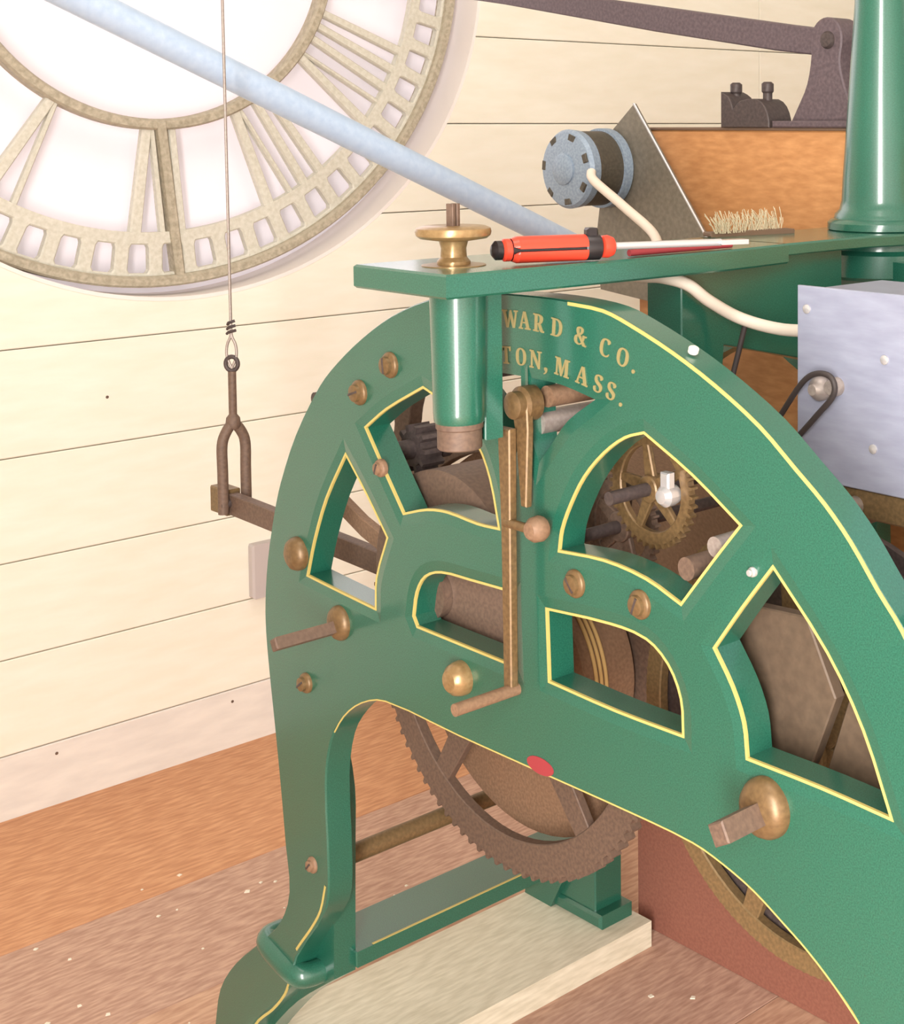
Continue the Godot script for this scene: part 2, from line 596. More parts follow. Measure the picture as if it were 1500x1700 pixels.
# outline and openings of a casting (mm): seen from the front
func casting_outline() -> PackedVector2Array:
	var p := poly([-503, 30, -500, 48, -488, 89, -457, 126, -403, 170, -369, 201, -352, 235, -357, 278, -364, 333, -372, 386, -379, 429, -384, 468, -384, 496, -378, 536, -364, 583, -352, 612, -324, 659, -283, 707, -253, 731, -215, 755, -171, 777, -120, 794, -60, 804, 1, 807, 49, 807, 87, 804, 114, 797, 157, 782, 196, 765, 235, 744, 265, 722, 289, 704, 309, 685, 330, 660, 348, 640, 366, 610, 380, 565, 387, 515, 388, 468, 383, 429, 376, 386, 369, 333, 363, 278, 360, 235, 373, 201, 405, 170, 457, 126, 488, 89, 500, 48, 503, 30, 450, 30, 424, 80, 355, 143, 343, 176, 318, 241, 322, 276, 334, 325, 330, 365])
	p.append_array(poly([316, 392, 297, 407, 275, 421, 255, 431, 229, 443, 202, 451, 174, 456, 115, 457, 16, 456, -88, 455, -189, 455, -225, 444, -254, 424, -276, 397, -286, 356, -284, 276, -290, 241, -343, 176, -355, 143, -424, 80, -455, 30]))
	return smooth(p, 3, 40.0)

func openings() -> Array:
	return [
		smooth(poly([37, 626, 40, 641, 50, 661, 65, 683, 86, 703, 108, 717, 127, 723, 173, 702, 216, 677, 192, 650, 162, 615, 128, 625, 85, 629])),
		smooth(poly([-213, 680, -182, 699, -130, 723, -108, 716, -86, 703, -60, 688, -45, 664, -35, 629, -61, 628, -100, 630, -128, 627, -160, 618, -187, 649])),
		smooth(poly([22, 579, 24, 527, 97, 525, 163, 526, 161, 550, 149, 570, 128, 582, 91, 584])),
		smooth(poly([-15, 528, -143, 529, -148, 536, -143, 556, -131, 571, -109, 579, -70, 581, -17, 583])),
		smooth(poly([194, 592, 219, 624, 245, 655, 289, 612, 317, 572, 338, 526, 285, 528, 223, 528, 220, 550, 210, 571])),
		smooth(poly([-245, 652, -277, 609, -298, 568, -310, 536, -260, 533, -204, 530, -202, 556, -185, 593, -215, 624])),
		smooth(poly([6, 747, 40, 746, 77, 740, 47, 721, 27, 700, 14, 686, 7, 702])),
		smooth(poly([-6, 747, -40, 746, -77, 740, -47, 721, -27, 700, -14, 686, -7, 702])),
	]

func bolt(parent: Node, x: float, y: float, r: float, h: float, called: String = "bolt", m: String = "brass", slot: bool = true) -> void:
	var st := st_new()
	r *= 0.82
	lathe(st, [r, -2.0, r, h * 0.25, r * 0.92, h * 0.45, r * 0.7, h * 0.6, r * 0.66, h, r * 0.5, h * 1.12, 0.0, h * 1.15], 24, fr(Vector3(x, y, 0)))
	var b := obj(called, st, mats[m], parent)
	if slot:
		var s := st_new()
		box(s, Vector3(-r * 0.6, -0.9, h * 0.9), Vector3(r * 0.6, 0.9, h * 1.19), 0.1, fr(Vector3(x, y, 0), Vector3.BACK, 0.6 + x * 0.03))
		obj("slot", s, mats.dark_iron, b)

func build_frame() -> void:
	var fm := thing("tower_clock", "green enamelled cast iron tower clock frame with yellow pinstripes and gilt maker's lettering", "tower clock")
	var green: Material = mats.green_enamel
	var outline := casting_outline()
	var wins := openings()
	var st := st_new()
	solid(st, outline, wins, [[0.0, -24.0, 0.0], [0.0, -1.6, 0.0], [0.4, -1.3, 2.0], [1.0, 0.0, 10.0]])
	var plate := obj("front_plate", st, green, fm)
	for i in 6:
		var rb := st_new()
		ribbon(rb, ccw(wins[i]), true, -1.8, 0.1, -3.0, -0.9)
		obj("pinstripe", rb, mats.yellow_line, plate)
	var rim := poly([50, 806, 87, 804, 114, 797, 157, 782, 196, 765, 235, 744, 265, 722, 289, 704, 309, 685, 330, 660, 348, 640, 366, 610, 380, 565, 387, 515])
	rim = smooth(rim, 3, 60.0)
	rim.resize(rim.size() - 3)
	var rr := st_new()
	ribbon(rr, rim, false, -2.2, 0.2, -0.6, 0.35)
	obj("pinstripe", rr, mats.yellow_line, plate)
	var arch := smooth(poly([316, 392, 297, 407, 275, 421, 255, 431, 229, 443, 202, 451, 174, 456, 115, 457, 16, 456, -88, 455, -189, 455, -225, 444, -254, 424, -276, 397]), 3, 60.0)
	arch.resize(arch.size() - 3)
	var ra := st_new()
	ribbon(ra, arch, false, -0.9, 0.2, -0.6, 0.3)
	obj("pinstripe", ra, mats.yellow_line, plate)
	for run in [[-287, 262, -296, 236, -312, 214, -330, 194, -344, 178], [-352, 150, -362, 132, -385, 108, -412, 86, -432, 62]]:
		var rl := st_new()
		ribbon(rl, smooth(poly(run), 3, 90.0).slice(0, run.size() / 2 * 3 - 3), false, -3.4, -1.0, -0.6, 0.35)
		obj("pinstripe", rl, mats.yellow_line, plate)
	# the gilt lettering, set round the arch
	var serif := SystemFont.new()
	serif.font_names = PackedStringArray(["Droid Serif"])
	serif.font_weight = 700
	for line in [[372.0, ["E", -84, ".", -73, "H", -53, "O", -34, "W", -15, "A", 1, "R", 17, "D", 37, "&", 62, "C", 87, "O", 105, ".", 117]], [345.0, ["B", -74, "O", -55, "S", -37, "T", -20, "O", -3, "N", 13, ",", 25, "M", 42, "A", 63, "S", 80, "S", 93, ".", 104]]]:
		for k in range(0, line[1].size(), 2):
			var ch: String = line[1][k]
			var tm := TextMesh.new()
			tm.text = ch
			tm.font = serif
			tm.font_size = 32
			tm.pixel_size = 0.00054
			tm.depth = 0.0008
			tm.vertical_alignment = VERTICAL_ALIGNMENT_BOTTOM
			tm.curve_step = 2.0
			var o := MeshInstance3D.new()
			o.mesh = tm
			o.material_override = mats.gold_leaf
			o.name = "letter"
			var x: float = line[1][k + 1]
			var R: float = line[0]
			var a := asin(clampf(x / R, -1, 1))
			plate.add_child(o, true)
			o.position = Vector3(x, 410.0 + R * cos(a) - 4.0, 0.5) * MM
			o.rotation.z = -a
	# bolts and bushings on the face
	bolt(fm, -173, 737, 13, 7)
	bolt(fm, -219, 709, 13, 7)
	bolt(fm, -190, 650, 9, 5, "bolt", "bronze")
	bolt(fm, -313, 439, 11, 7, "bolt", "brass")
	bolt(fm, 56, 606, 12.5, 6)
	bolt(fm, 124, 606, 12.5, 6)
	bolt(fm, -309, 275, 9, 5, "bolt", "bronze")
	bolt(fm, 229, 650, 4, 4, "screw", "chrome", false)
	for b in [[-323, 553, 15.0, 10.0, "brass"], [-81, 503, 13.5, 14.0, "bright_brass"], [-256, 506, 15.0, 8.0, "brass"], [241, 502, 19.5, 12.0, "brass"]]:
		var s := st_new()
		var r: float = b[2]
		var h: float = b[3]
		lathe(s, [r, -2, r, 1.5, r * 0.98, h * 0.35, r * 0.86, h * 0.7, r * 0.6, h * 0.95, r * 0.3, h, 0, h], 32, fr(Vector3(b[0], b[1], 0)))
		obj("bushing", s, mats[b[4]], fm)
	for sq in [[-256, 503, 5.0, 62.0], [241, 500, 7.0, 44.0]]:
		var s := st_new()
		box(s, Vector3(-sq[2], -sq[2], -4), Vector3(sq[2], sq[2], sq[3]), 1.0, fr(Vector3(sq[0], sq[1], 0), Vector3.BACK, 0.5))
		obj("winding_square", s, mats.brown_iron, fm)
	# thicker foot behind the face, with its round bead
	var ft := st_new()
	solid(ft, smooth(poly([-503, 30, -500, 48, -488, 89, -457, 126, -403, 170, -369, 201, -352, 235, -350, 300, -326, 380, -312, 330, -313, 277, -314, 248, -317, 156, -381, 110, -433, 61, -460, 30]), 3, 40.0), [], [[0.0, -45.0], [0.0, -23.0]])
	obj("foot", ft, green, fm)
	var bead := st_new()
	tube(bead, curve([Vector3(-404, 170, -22), Vector3(-405, 169, -9), Vector3(-396, 167, -4), Vector3(-372, 162, -3), Vector3(-352, 158, -4), Vector3(-343, 156, -9), Vector3(-340, 155, -26)], 4), 11.0, 16)
	obj("foot_bead", bead, green, fm)
	# the bed plank of the casting and a tie rod
	var bed := st_new()
	box(bed, Vector3(-372, 161, -381), Vector3(-310, 176, -42), 1.0)
	obj("bed_rail", bed, green, fm)
	var bl := st_new()
	box(bl, Vector3(-313, 175.6, -360), Vector3(-310.6, 176.6, -60), 0.1)
	obj("pinstripe", bl, mats.yellow_line, fm)
	var tie := st_new()
	tube(tie, [Vector3(-345, 250, -10), Vector3(-345, 250, -384)], 9.0, 16)
	obj("tie_rod", tie, mats.dull_brass, fm)
	# the rear casting is the same shape
	var bk := st_new()
	solid(bk, outline, wins, [[1.0, -404.0, 4.0], [0.0, -402.0, 0.0], [0.0, -382.0, 0.0]])
	obj("back_plate", bk, green, fm)
	for s in [-1.0, 1.0]:
		var rf := st_new()
		box(rf, Vector3(s * 419 - 33, 30, -430), Vector3(s * 419 + 33, 140, -390), 1.5)
		box(rf, Vector3(s * 415 - 42, 30, -436), Vector3(s * 415 + 42, 46, -386), 3.0)
		obj("rear_foot", rf, green, fm)
	# top beam from the front hanger back to the column
	var tb := st_new()
	var flat := Transform3D(Basis(Vector3(1, 0, 0), Vector3(0, 0, -1), Vector3(0, 1, 0)), Vector3.ZERO)
	solid(tb, smooth(poly([-58, -103, 52, -103, 54, 150, 46, 236, -56, 236]), 2, 30.0), [], [[1.5, 816.5], [0.0, 818.0], [0.0, 831.5], [1.5, 833.0]], flat)
	obj("top_beam", tb, green, fm)
	var ts := st_new()
	solid(ts, smooth(poly([-55, 230, 46, 230, 44, 300, 46, 340, 55, 380, 56, 410, 50, 440, 30, 462, -30, 462, -50, 440, -56, 410, -55, 380, -55, 300]), 2, 50.0), [], [[1.0, 823.0], [0.0, 824.0], [0.0, 831.5], [1.5, 833.0]], flat)
	obj("column_plate", ts, green, fm)
	var gw := st_new()
	solid(gw, poly([-139, 690, -139, 822, -335, 822, -335, 716, -277, 731, -187, 752, -182, 690]), [], [[1.0, -20.0], [0.0, -19.0], [0.0, 19.0], [1.0, 20.0]], Transform3D(Basis(Vector3(0, 0, 1), Vector3(0, 1, 0), Vector3(-1, 0, 0)), Vector3.ZERO))
	obj("gusset", gw, green, fm)
	var col := st_new()
	lathe(col, [0, 789, 49, 789, 52, 792, 52, 812, 48, 816, 46, 832, 50, 834, 50, 840, 47, 843, 44, 844, 43, 848, 39, 852, 37, 860, 36, 880, 25.5, 1040, 21, 1200, 19, 1500, 19, 2600, 0, 2600], 48, Transform3D(Basis(Vector3(1, 0, 0), Vector3(0, 0, -1), Vector3(0, 1, 0)), Vector3(0, 0, -0.415)))
	obj("column", col, green, fm)
	var tu := st_new()
	var dn := Transform3D(Basis(Vector3(1, 0, 0), Vector3(0, 0, -1), Vector3(0, 1, 0)), Vector3(0.0, 0, 0.057))
	lathe(tu, [0, 722, 16, 722, 17.5, 724, 18, 730, 19.5, 812, 19.5, 818, 0, 818], 40, dn)
	obj("hanger_tube", tu, green, fm)
	var tw := st_new()
	box(tw, Vector3(-12, 708, 25), Vector3(8, 817, 41), 0.8)
	obj("hanger_web", tw, green, fm)
	var bu := st_new()
	lathe(bu, [0, 704, 14.5, 704, 15.5, 705, 15.5, 718, 16.5, 719, 16.5, 723, 0, 723], 32, dn)
	obj("hanger_bushing", bu, mats.brown_iron, fm)
	# brass thumb nut and slotted stud above the hanger
	var tn := st_new()
	var tx := Transform3D(Basis(Vector3(1, 0, 0), Vector3(0, 0, -1), Vector3(0, 1, 0)), Vector3(0.0, 0, 0.06))
	lathe(tn, [0, 832, 22, 832, 22, 833.6, 11.5, 834, 11.5, 836, 9, 839, 8.6, 845, 10, 850, 23, 852, 25.4, 854, 26, 856.5, 25.4, 859, 22, 860.5, 0, 860.5], 40, tx)
	obj("thumb_nut", tn, mats.bright_brass, fm)
	for s in [-1.0, 1.0]:
		var sd := st_new()
		box(sd, Vector3(-3, 860, s * 2.5 - 1.7), Vector3(3, 876, s * 2.5 + 1.7), 0.5, fr(Vector3(0, 0, 60), Vector3(0.3, 0, 1)))
		obj("slotted_stud", sd, mats.brown_iron, fm)
	# shelf bar that carries the grey box
	var sh := st_new()
	box(sh, Vector3(95, 646, -330), Vector3(420, 668, -155), 1.5)
	obj("shelf_bar", sh, mats.dull_brass, fm)
	var sp := st_new()
	box(sp, Vector3(360, 600, -386), Vector3(385, 668, -12), 1.5)
	obj("side_rail", sp, green, fm)
	# pillars between the castings
	for p in [[13, 733, 8.0, "bronze"], [2, 712, 9.0, "steel"], [185, 655, 7.0, "steel"], [158, 635, 8.0, "brown_iron"]]:
		var pl := st_new()
		tube(pl, [Vector3(p[0], p[1], -10), Vector3(p[0], p[1], -388 if p[0] > 100 else -141)], p[2], 16)
		obj("pillar", pl, mats[p[3]], fm)
	var ch := st_new()
	lathe(ch, [3.6, -2, 3.6, 1.0, 2.2, 2, 0, 2.2], 14, fr(Vector3(165, 783, -11), Vector3(0.5, 1, 0.2)))
	obj("edge_screw", ch, mats.flake_white, fm)
	var rm := st_new()
	lathe(rm, [14, -0.5, 14, 0.6, 0, 0.8], 20, Transform3D(Basis.from_scale(Vector3(1.1, 0.45, 1)), Vector3(14, 461, 0) * MM))
	obj("red_paint_mark", rm, mats.red_paint, fm)

# a spoked or solid gear wheel in the plane z = 0 of its thing
func gear(called: String, label: String, at_mm: Vector3, R: float, teeth: int, tooth: float, rim: float, hub: float, spokes: int, sw: float, thick: float, m: String, arbor: Array, spin: float = 0.0) -> Node3D:
	var t := thing(called, label, "gear", at_mm)
	var prof := PackedVector2Array()
	for i in teeth:
		for s in [[-0.5, R - tooth], [-0.24, R - tooth], [-0.12, R], [0.12, R], [0.24, R - tooth]]:
			var a: float = (i + s[0]) * TAU / teeth
			prof.append(Vector2(cos(a), sin(a)) * s[1])
	var st := st_new()
	solid(st, prof, [disc(R - tooth - rim, 72)], [[0.0, -thick * 0.5, 1.0], [0.0, -thick * 0.5 + 1.0, 0.0], [0.0, thick * 0.5 - 1.0, 0.0], [0.0, thick * 0.5, 1.0]])
	obj("rim", st, mats[m], t)
	for k in spokes:
		var a := TAU * k / spokes + spin
		var u := Vector2(cos(a), sin(a))
		var n := u.orthogonal()
		var sp := st_new()
		var r1 := R - tooth - rim + 1.5
		solid(sp, PackedVector2Array([u * hub * 0.6 - n * sw * 0.65, u * r1 - n * sw * 0.4, u * r1 + n * sw * 0.4, u * hub * 0.6 + n * sw * 0.65]), [], [[0.8, -thick * 0.4], [0.0, -thick * 0.4 + 1.0], [0.0, thick * 0.4 - 1.0], [0.8, thick * 0.4]])
		obj("spoke", sp, mats[m], t)
	var hb := st_new()
	lathe(hb, [0, -thick, hub, -thick, hub, thick - 1, hub - 1, thick, 0, thick], 28)
	obj("hub", hb, mats[m], t)
	var ab := st_new()
	tube(ab, [Vector3(0, 0, arbor[0]), Vector3(0, 0, arbor[1])], arbor[2], 14)
	obj("arbor", ab, mats.dark_iron, t)
	return t

func barrel(t: Node3D, r: float, z0: float, z1: float, m: String) -> void:
	var st := st_new()
	lathe(st, [0, z0, r + 12, z0, r + 12, z0 + 6, r, z0 + 6, r, z1 - 6, r + 12, z1 - 6, r + 12, z1, 0, z1], 64)
	obj("barrel", st, mats[m], t)

func build_train() -> void:
	var g1 := gear("great_wheel", "large dark brown toothed wheel hanging low behind the left arch of the green frame", Vector3(-237, 449, -160), 213, 96, 5, 29, 26, 5, 28, 11, "brown_iron", [-226.0, 146.0, 9.0], 0.35)
	barrel(g1, 170.0, -190.0, -22.0, "bronze")
	var bb := thing("strike_barrel", "plain brown barrel behind the two left openings of the green plate", "barrel", Vector3(-155, 547, -35))
	var bs := st_new()
	lathe(bs, [0, -54, 100, -54, 100, 0, 95, 3, 24, 3, 20, 5, 20, 14, 0, 14], 80)
	obj("barrel", bs, mats.brown_iron, bb)
	var dr := thing("winding_drum", "tan winding drum with pale cord wraps in the lower right opening of the green plate", "drum", Vector3(-128, 468, -95))
	var ds := st_new()
	lathe(ds, [0, -53, 80, -53, 80, 0, 74, 2, 0, 2], 80)
	obj("barrel", ds, mats.bronze, dr)
	var da := st_new()
	tube(da, [Vector3(0, 0, 8), Vector3(0, 0, -62)], 7.0, 14)
	obj("arbor", da, mats.dark_iron, dr)
	for k in 3:
		var ring := []
		for i in 97:
			ring.append(Vector3(cos(TAU * i / 96) * 80.8, sin(TAU * i / 96) * 80.8, -12.0 - k * 5.0))
		var c := st_new()
		tube(c, ring, 1.8, 6)
		obj("cord_wrap", c, mats.cord_tan, dr)
	var g2 := gear("great_wheel", "large olive brown spoked wheel behind the right side of the green frame", Vector3(184, 491, -100), 160, 150, 0.6, 15, 24, 7, 20, 9, "dull_brass", [-286.0, 40.0, 9.0], -1.926)
	barrel(g2, 141.0, -42.0, -6.0, "dark_iron")
	gear("brass_wheel", "small brass spoked wheel in the upper right opening of the green plate", Vector3(77, 668, -55), 44, 40, 3.5, 9, 10, 5, 8, 6, "brass", [-331.0, 42.0, 5.0], 0.5)
	gear("brass_wheel", "dark spoked wheel below the small brass wheel in the upper right opening", Vector3(16, 624, -80), 40, 36, 3.0, 8, 12, 5, 9, 6, "brown_iron", [-306.0, 67.0, 5.0], 0.1)
	var nut := thing("wing_nut", "shiny silvery wing screw on the small brass spoked wheel", "screw", Vector3(101, 668, -50))
	var s := st_new()
	lathe(s, [0, -4, 7, -4, 8, 0, 8, 6, 5, 10, 0, 11], 20)
	obj("head", s, mats.chrome, nut)
	var s2 := st_new()
	box(s2, Vector3(-4, 6, 0), Vector3(5, 17, 7), 1.0)
	obj("wing", s2, mats.chrome, nut)
	# lantern pinion on its arbor, upper left opening
	var lp := thing("lantern_pinion", "dark ribbed pinion on a thin horizontal arbor in the upper left opening", "pinion", Vector3(-225, 652, -60))
	var body := PackedVector2Array()
	for i in 10:
		for q in [[-0.5, 15.0], [-0.22, 15.0], [-0.15, 21.0], [0.15, 21.0], [0.22, 15.0]]:
			var a: float = (i + q[0]) * TAU / 10
			body.append(Vector2(cos(a), sin(a)) * q[1])
	var sp := st_new()
	solid(sp, body, [], [[0.0, -14.0], [0.0, 8.0]])
	obj("leaves", sp, mats.dark_iron, lp)
	var sa := st_new()
	tube(sa, [Vector3(0, 0, 36), Vector3(0, 0, -92)], 8.5, 16)
	obj("arbor", sa, mats.dark_iron, lp)
	var sb := st_new()
	lathe(sb, [0, -30, 11, -30, 12, -28, 12, -20, 11, -18, 0, -18], 24)
	obj("collar", sb, mats.dark_iron, lp)
	var ab := thing("crank_arm", "curved dark brown arm in the top corner of the upper left opening", "arm", Vector3(0, 0, -100))
	var sc := st_new()
	solid(sc, smooth(poly([-345, 690, -300, 712, -276, 700, -288, 672, -292, 655, -310, 636, -326, 634, -316, 650, -318, 668]), 3, 50.0), [], [[1.0, -8.0], [0.0, -7.0], [0.0, 5.0], [1.0, 6.0]])
	obj("blade", sc, mats.brown_iron, ab)
	var pv := st_new()
	tube(pv, [Vector3(-312, 690, 88), Vector3(-312, 690, -290)], 6.0, 12)
	obj("pivot", pv, mats.dark_iron, ab)
	# brown cover sheets in the right-hand opening
	var cp := thing("cover_panel", "pair of plain brown cover sheets seen in the far right opening", "panel", Vector3(0, 0, -50))
	var pa := st_new()
	solid(pa, poly([150, 606, 234, 611, 259, 563, 240, 517, 220, 480, 170, 480, 150, 540]), [], [[1.0, -5.0], [0.0, -4.0], [0.0, 4.0], [1.0, 5.0]])
	obj("sheet", pa, mats.shelf_brown, cp)
	var pb := st_new()
	solid(pb, poly([266, 562, 300, 600, 350, 570, 345, 480, 236, 480, 250, 516]), [], [[1.0, -9.0], [0.0, -8.0], [0.0, 0.0], [1.0, 1.0]])
	obj("sheet", pb, mats.shelf_brown, cp)
	for p in [[165, 500], [340, 560]]:
		var po := st_new()
		tube(po, [Vector3(p[0], p[1], -6), Vector3(p[0], p[1], 26)], 5.0, 12)
		obj("post", po, mats.brown_iron, cp)
	# crutch hanging down the middle of the front casting
	var cr := thing("crutch_rod", "long brass crutch rod hanging down the middle of the green plate", "clock crutch", Vector3(0, 0, 0))
	var c1 := st_new()
	solid(c1, poly([-4, 516, 5, 516, 5.5, 640, 6, 712, -8, 712, -5, 640]), [], [[0.8, 12.0], [0.0, 13.0], [0.0, 18.0], [0.8, 19.0]])
	obj("rod", c1, mats.brass, cr)
	var c2 := st_new()
	solid(c2, poly([8, 655, 14, 655, 17, 712, 16, 730, -2, 730, 3, 705]), [], [[0.8, 5.0], [0.0, 6.0], [0.0, 10.0], [0.8, 11.0]])
	obj("strap", c2, mats.brass, cr)
	var c3 := st_new()
	lathe(c3, [0, -3, 13, -3, 13, 8, 10, 10, 10, 16, 7, 18, 0, 18], 28, fr(Vector3(6, 729, 0)))
	obj("arbor_bushing", c3, mats.brass, cr)
	var c4 := st_new()
	tube(c4, [Vector3(2, 519, 11), Vector3(2, 519, 66)], 4.6, 14)
	obj("pin", c4, mats.bronze, cr)
	var c5 := st_new()
	lathe(c5, [0, 0, 8, 0, 9.5, 3, 9, 9, 6, 13, 0, 14], 24, fr(Vector3(30, 643, 8)))
	obj("beat_nut", c5, mats.bronze, cr)
	var c6 := st_new()
	tube(c6, [Vector3(-2, 643, 17), Vector3(30, 643, 17)], 3.5, 10)
	obj("beat_screw", c6, mats.brass, cr)

func build_behind() -> void:
	for b in [["cream painted timber beam under the clock's left feet", -478.0, -347.0], ["cream painted timber beam under the clock's right feet", 347.0, 520.0]]:
		var t := thing("timber_beam", b[0], "beam", Vector3.ZERO)
		var st := st_new()
		box(st, Vector3(b[1] - (26.0 if b[1] < 0 else 0.0), 0, -441), Vector3(b[2], 30, 260), 1.5)
		obj("timber", st, mats.cream_timber, t)
	var c := thing("wooden_cabinet", "tall orange wooden cabinet standing behind the green clock frame", "cabinet", Vector3.ZERO)
	var cb := st_new()
	box(cb, Vector3(-396, 0, -900), Vector3(640, 924, -470), 2.0)
	obj("body", cb, mats.cabinet_wood, c)
	var lp := st_new()
	box(lp, Vector3(-397, 0, -470.5), Vector3(641, 500, -464), 1.0)
	obj("lower_panel", lp, mats.panel_red, c)
	var cl := st_new()
	box(cl, Vector3(-397, 924, -905), Vector3(644, 927, -468.5), 0.6)
	obj("top_board", cl, mats.cabinet_edge, c)
	# hammer lever pivoted on top of the cabinet
	var h := thing("hammer_lever", "long purplish black iron lever pivoted in a bracket on the cabinet top", "lever", Vector3(-118, 927, -490))
	var br := st_new()
	var pf := poly([-52, 0, 42, 0, 36, 14, 24, 40, 17, 66, 20, 90, 14, 105, 0, 111, -14, 106, -22, 92, -21, 74, -27, 44, -40, 20])
	solid(br, smooth(pf, 3, 60.0), [], [[1.5, -16.0], [0.0, -14.5], [0.0, 14.5], [1.5, 16.0]])
	obj("bracket", br, mats.purple_iron, h)
	var bf := st_new()
	box(bf, Vector3(-66, 0, -26), Vector3(60, 7, 26), 1.5)
	obj("bracket_foot", bf, mats.purple_iron, h)
	var arm := st_new()
	solid(arm, poly([-900, 224, -445, 162, -91, 110, -8, 99, 50, 93, 50, 66, -8, 71, -100, 82, -289, 110, -570, 156, -900, 203]), [], [[1.5, -40.0], [0.0, -38.5], [0.0, -18.0], [1.5, -16.5]])
	obj("arm", arm, mats.purple_iron, h)
	var pv := st_new()
	lathe(pv, [0, -44, 9, -44, 9, 17, 7, 20, 0, 21], 20, Transform3D(Basis.IDENTITY, Vector3(0.002, 0.088, 0)))
	obj("pivot_pin", pv, mats.dark_iron, h)
	# small bearing with two studs beside the bracket
	var s := thing("bearing_block", "small dark iron bearing with two studs on the cabinet top beside the lever bracket", "bearing", Vector3(-224, 927, -482))
	var b1 := st_new()
	solid(b1, smooth(poly([-34, 0, 36, 0, 36, 8, 30, 22, 18, 30, -6, 28, -16, 20, -22, 32, -34, 38]), 2, 50.0), [], [[1.0, -18.0], [0.0, -17.0], [0.0, 17.0], [1.0, 18.0]])
	obj("body", b1, mats.dark_iron, s)
	for x in [-28.0, 18.0]:
		var b2 := st_new()
		lathe(b2, [0, 20, 5, 20, 5, 36, 6.5, 38, 6.5, 46, 4, 48, 0, 48], 14, Transform3D(Basis(Vector3(1, 0, 0), Vector3(0, 0, -1), Vector3(0, 1, 0)), Vector3(x, 0, 0) * MM))
		obj("stud", b2, mats.dark_iron, s)
	# electric motor on its sheet bracket
	var m := thing("electric_motor", "small blue grey electric motor with a dark band on a triangular sheet bracket", "electric motor", Vector3(-395, 882, -365))
	var ax := Transform3D(Basis.IDENTITY, Vector3.ZERO)
	var cap := st_new()
	lathe(cap, [0, -14, 42, -14, 43, -4, 40, 0, 30, 3, 0, 3], 48, ax)
	var cp := obj("end_cap", cap, mats.motor_blue, m)
	for k in 7:
		var a := TAU * k / 7 + 0.35
		var vs := st_new()
		box(vs, Vector3(-5, -3.5, -8), Vector3(5, 3.5, 3.6), 0.8, Transform3D(Basis(Vector3.BACK, a + PI / 2), Vector3(cos(a) * 35, sin(a) * 35, -1.0) * MM))
		obj("vent", vs, mats.motor_band, cp)
	var bs := st_new()
	lathe(bs, [0, 2, 17, 2, 17, 5, 14, 7, 0, 7], 28, ax)
	obj("bearing_cover", bs, mats.motor_blue, cp)
	var bd := st_new()
	lathe(bd, [0, -48, 41, -48, 41, -13, 0, -13], 48, ax)
	obj("stator_band", bd, mats.motor_band, m)
	var rc := st_new()
	lathe(rc, [0, -62, 40, -62, 44, -58, 44, -47, 0, -47], 48, ax)
	obj("rear_cap", rc, mats.motor_blue, m)
	var pl := st_new()
	solid(pl, poly([41, 71, 156, -73, 61, -144, -17, -137, -24, -80, -16, -35, 1, 39]), [], [[0.4, -66.0], [0.0, -65.6], [0.0, -62.4], [0.4, -62.0]])
	obj("bracket_plate", pl, mats.bracket_sheet, m)
	var glint := st_new()
	tube(glint, [Vector3(41, 71, -61.6), Vector3(156, -73, -61.6)], 1.5, 8)
	obj("edge_highlight", glint, mats.chrome, m)  # bright strip painted as the highlight along the plate's right edge
	# white cord from the motor into the box
	var cd := st_new()
	tube(cd, curve([Vector3(-352, 880, -364), Vector3(-339, 871, -357), Vector3(-280, 847, -345), Vector3(-221, 821, -333), Vector3(-140, 806, -260), Vector3(-40, 808, -145), Vector3(10, 811, -127), Vector3(30, 806, -136), Vector3(36, 792, -154), Vector3(44, 776, -182), Vector3(80, 770, -190), Vector3(133, 775, -178)]), 5.0, 12)
	tag(obj("power_cord", cd, mats.white_cord), "white power cord looping from the blue motor down to the grey box", "cord")
	var ck := st_new()
	tube(ck, [Vector3(46, 776, -186), Vector3(40, 752, -184), Vector3(32, 728, -184), Vector3(30, 690, -190), Vector3(30, 650, -200)], 2.4, 10)
	tag(obj("thin_cable", ck, mats.cable_black), "thin black cable hanging from the white cord under the top beam", "cable")
	# grey sheet-metal control box
	var bx := thing("control_box", "grey sheet metal control box standing right of the green arch below the column", "box", Vector3(0, 0, 0))
	var b0 := st_new()
	box(b0, Vector3(133, 669, -250), Vector3(420, 808, -154), 1.0)
	obj("body", b0, mats.grey_enamel, bx)
	var bc := st_new()
	box(bc, Vector3(132, 668.5, -154), Vector3(421, 812, -150), 0.8)
	obj("cover", bc, mats.grey_enamel, bx)
	for p in [[142, 795], [205, 700], [215, 765]]:
		var sc := st_new()
		lathe(sc, [0, -1, 3.5, -1, 3.5, 1.2, 2, 2, 0, 2], 14, fr(Vector3(p[0], p[1], -150)))
		obj("cover_screw", sc, mats.chrome, bx)
	var kn := st_new()
	lathe(kn, [0, -1, 9, -1, 9, 5, 7, 8, 4, 12, 0, 12], 22, fr(Vector3(157, 738, -150)))
	obj("latch_knob", kn, mats.steel, bx)
	var kn2 := st_new()
	lathe(kn2, [0, -1, 7, -1, 7, 5, 5, 9, 0, 9], 22, fr(Vector3(171, 741, -150)))
	obj("latch_knob", kn2, mats.steel, bx)
	var lw := st_new()
	tube(lw, curve([Vector3(118, 712, -146), Vector3(146, 742, -140), Vector3(163, 751, -138), Vector3(176, 749, -138), Vector3(177, 737, -139), Vector3(160, 720, -141), Vector3(138, 700, -144)], 5), 2.2, 10)
	obj("latch_wire", lw, mats.cable_black, bx)

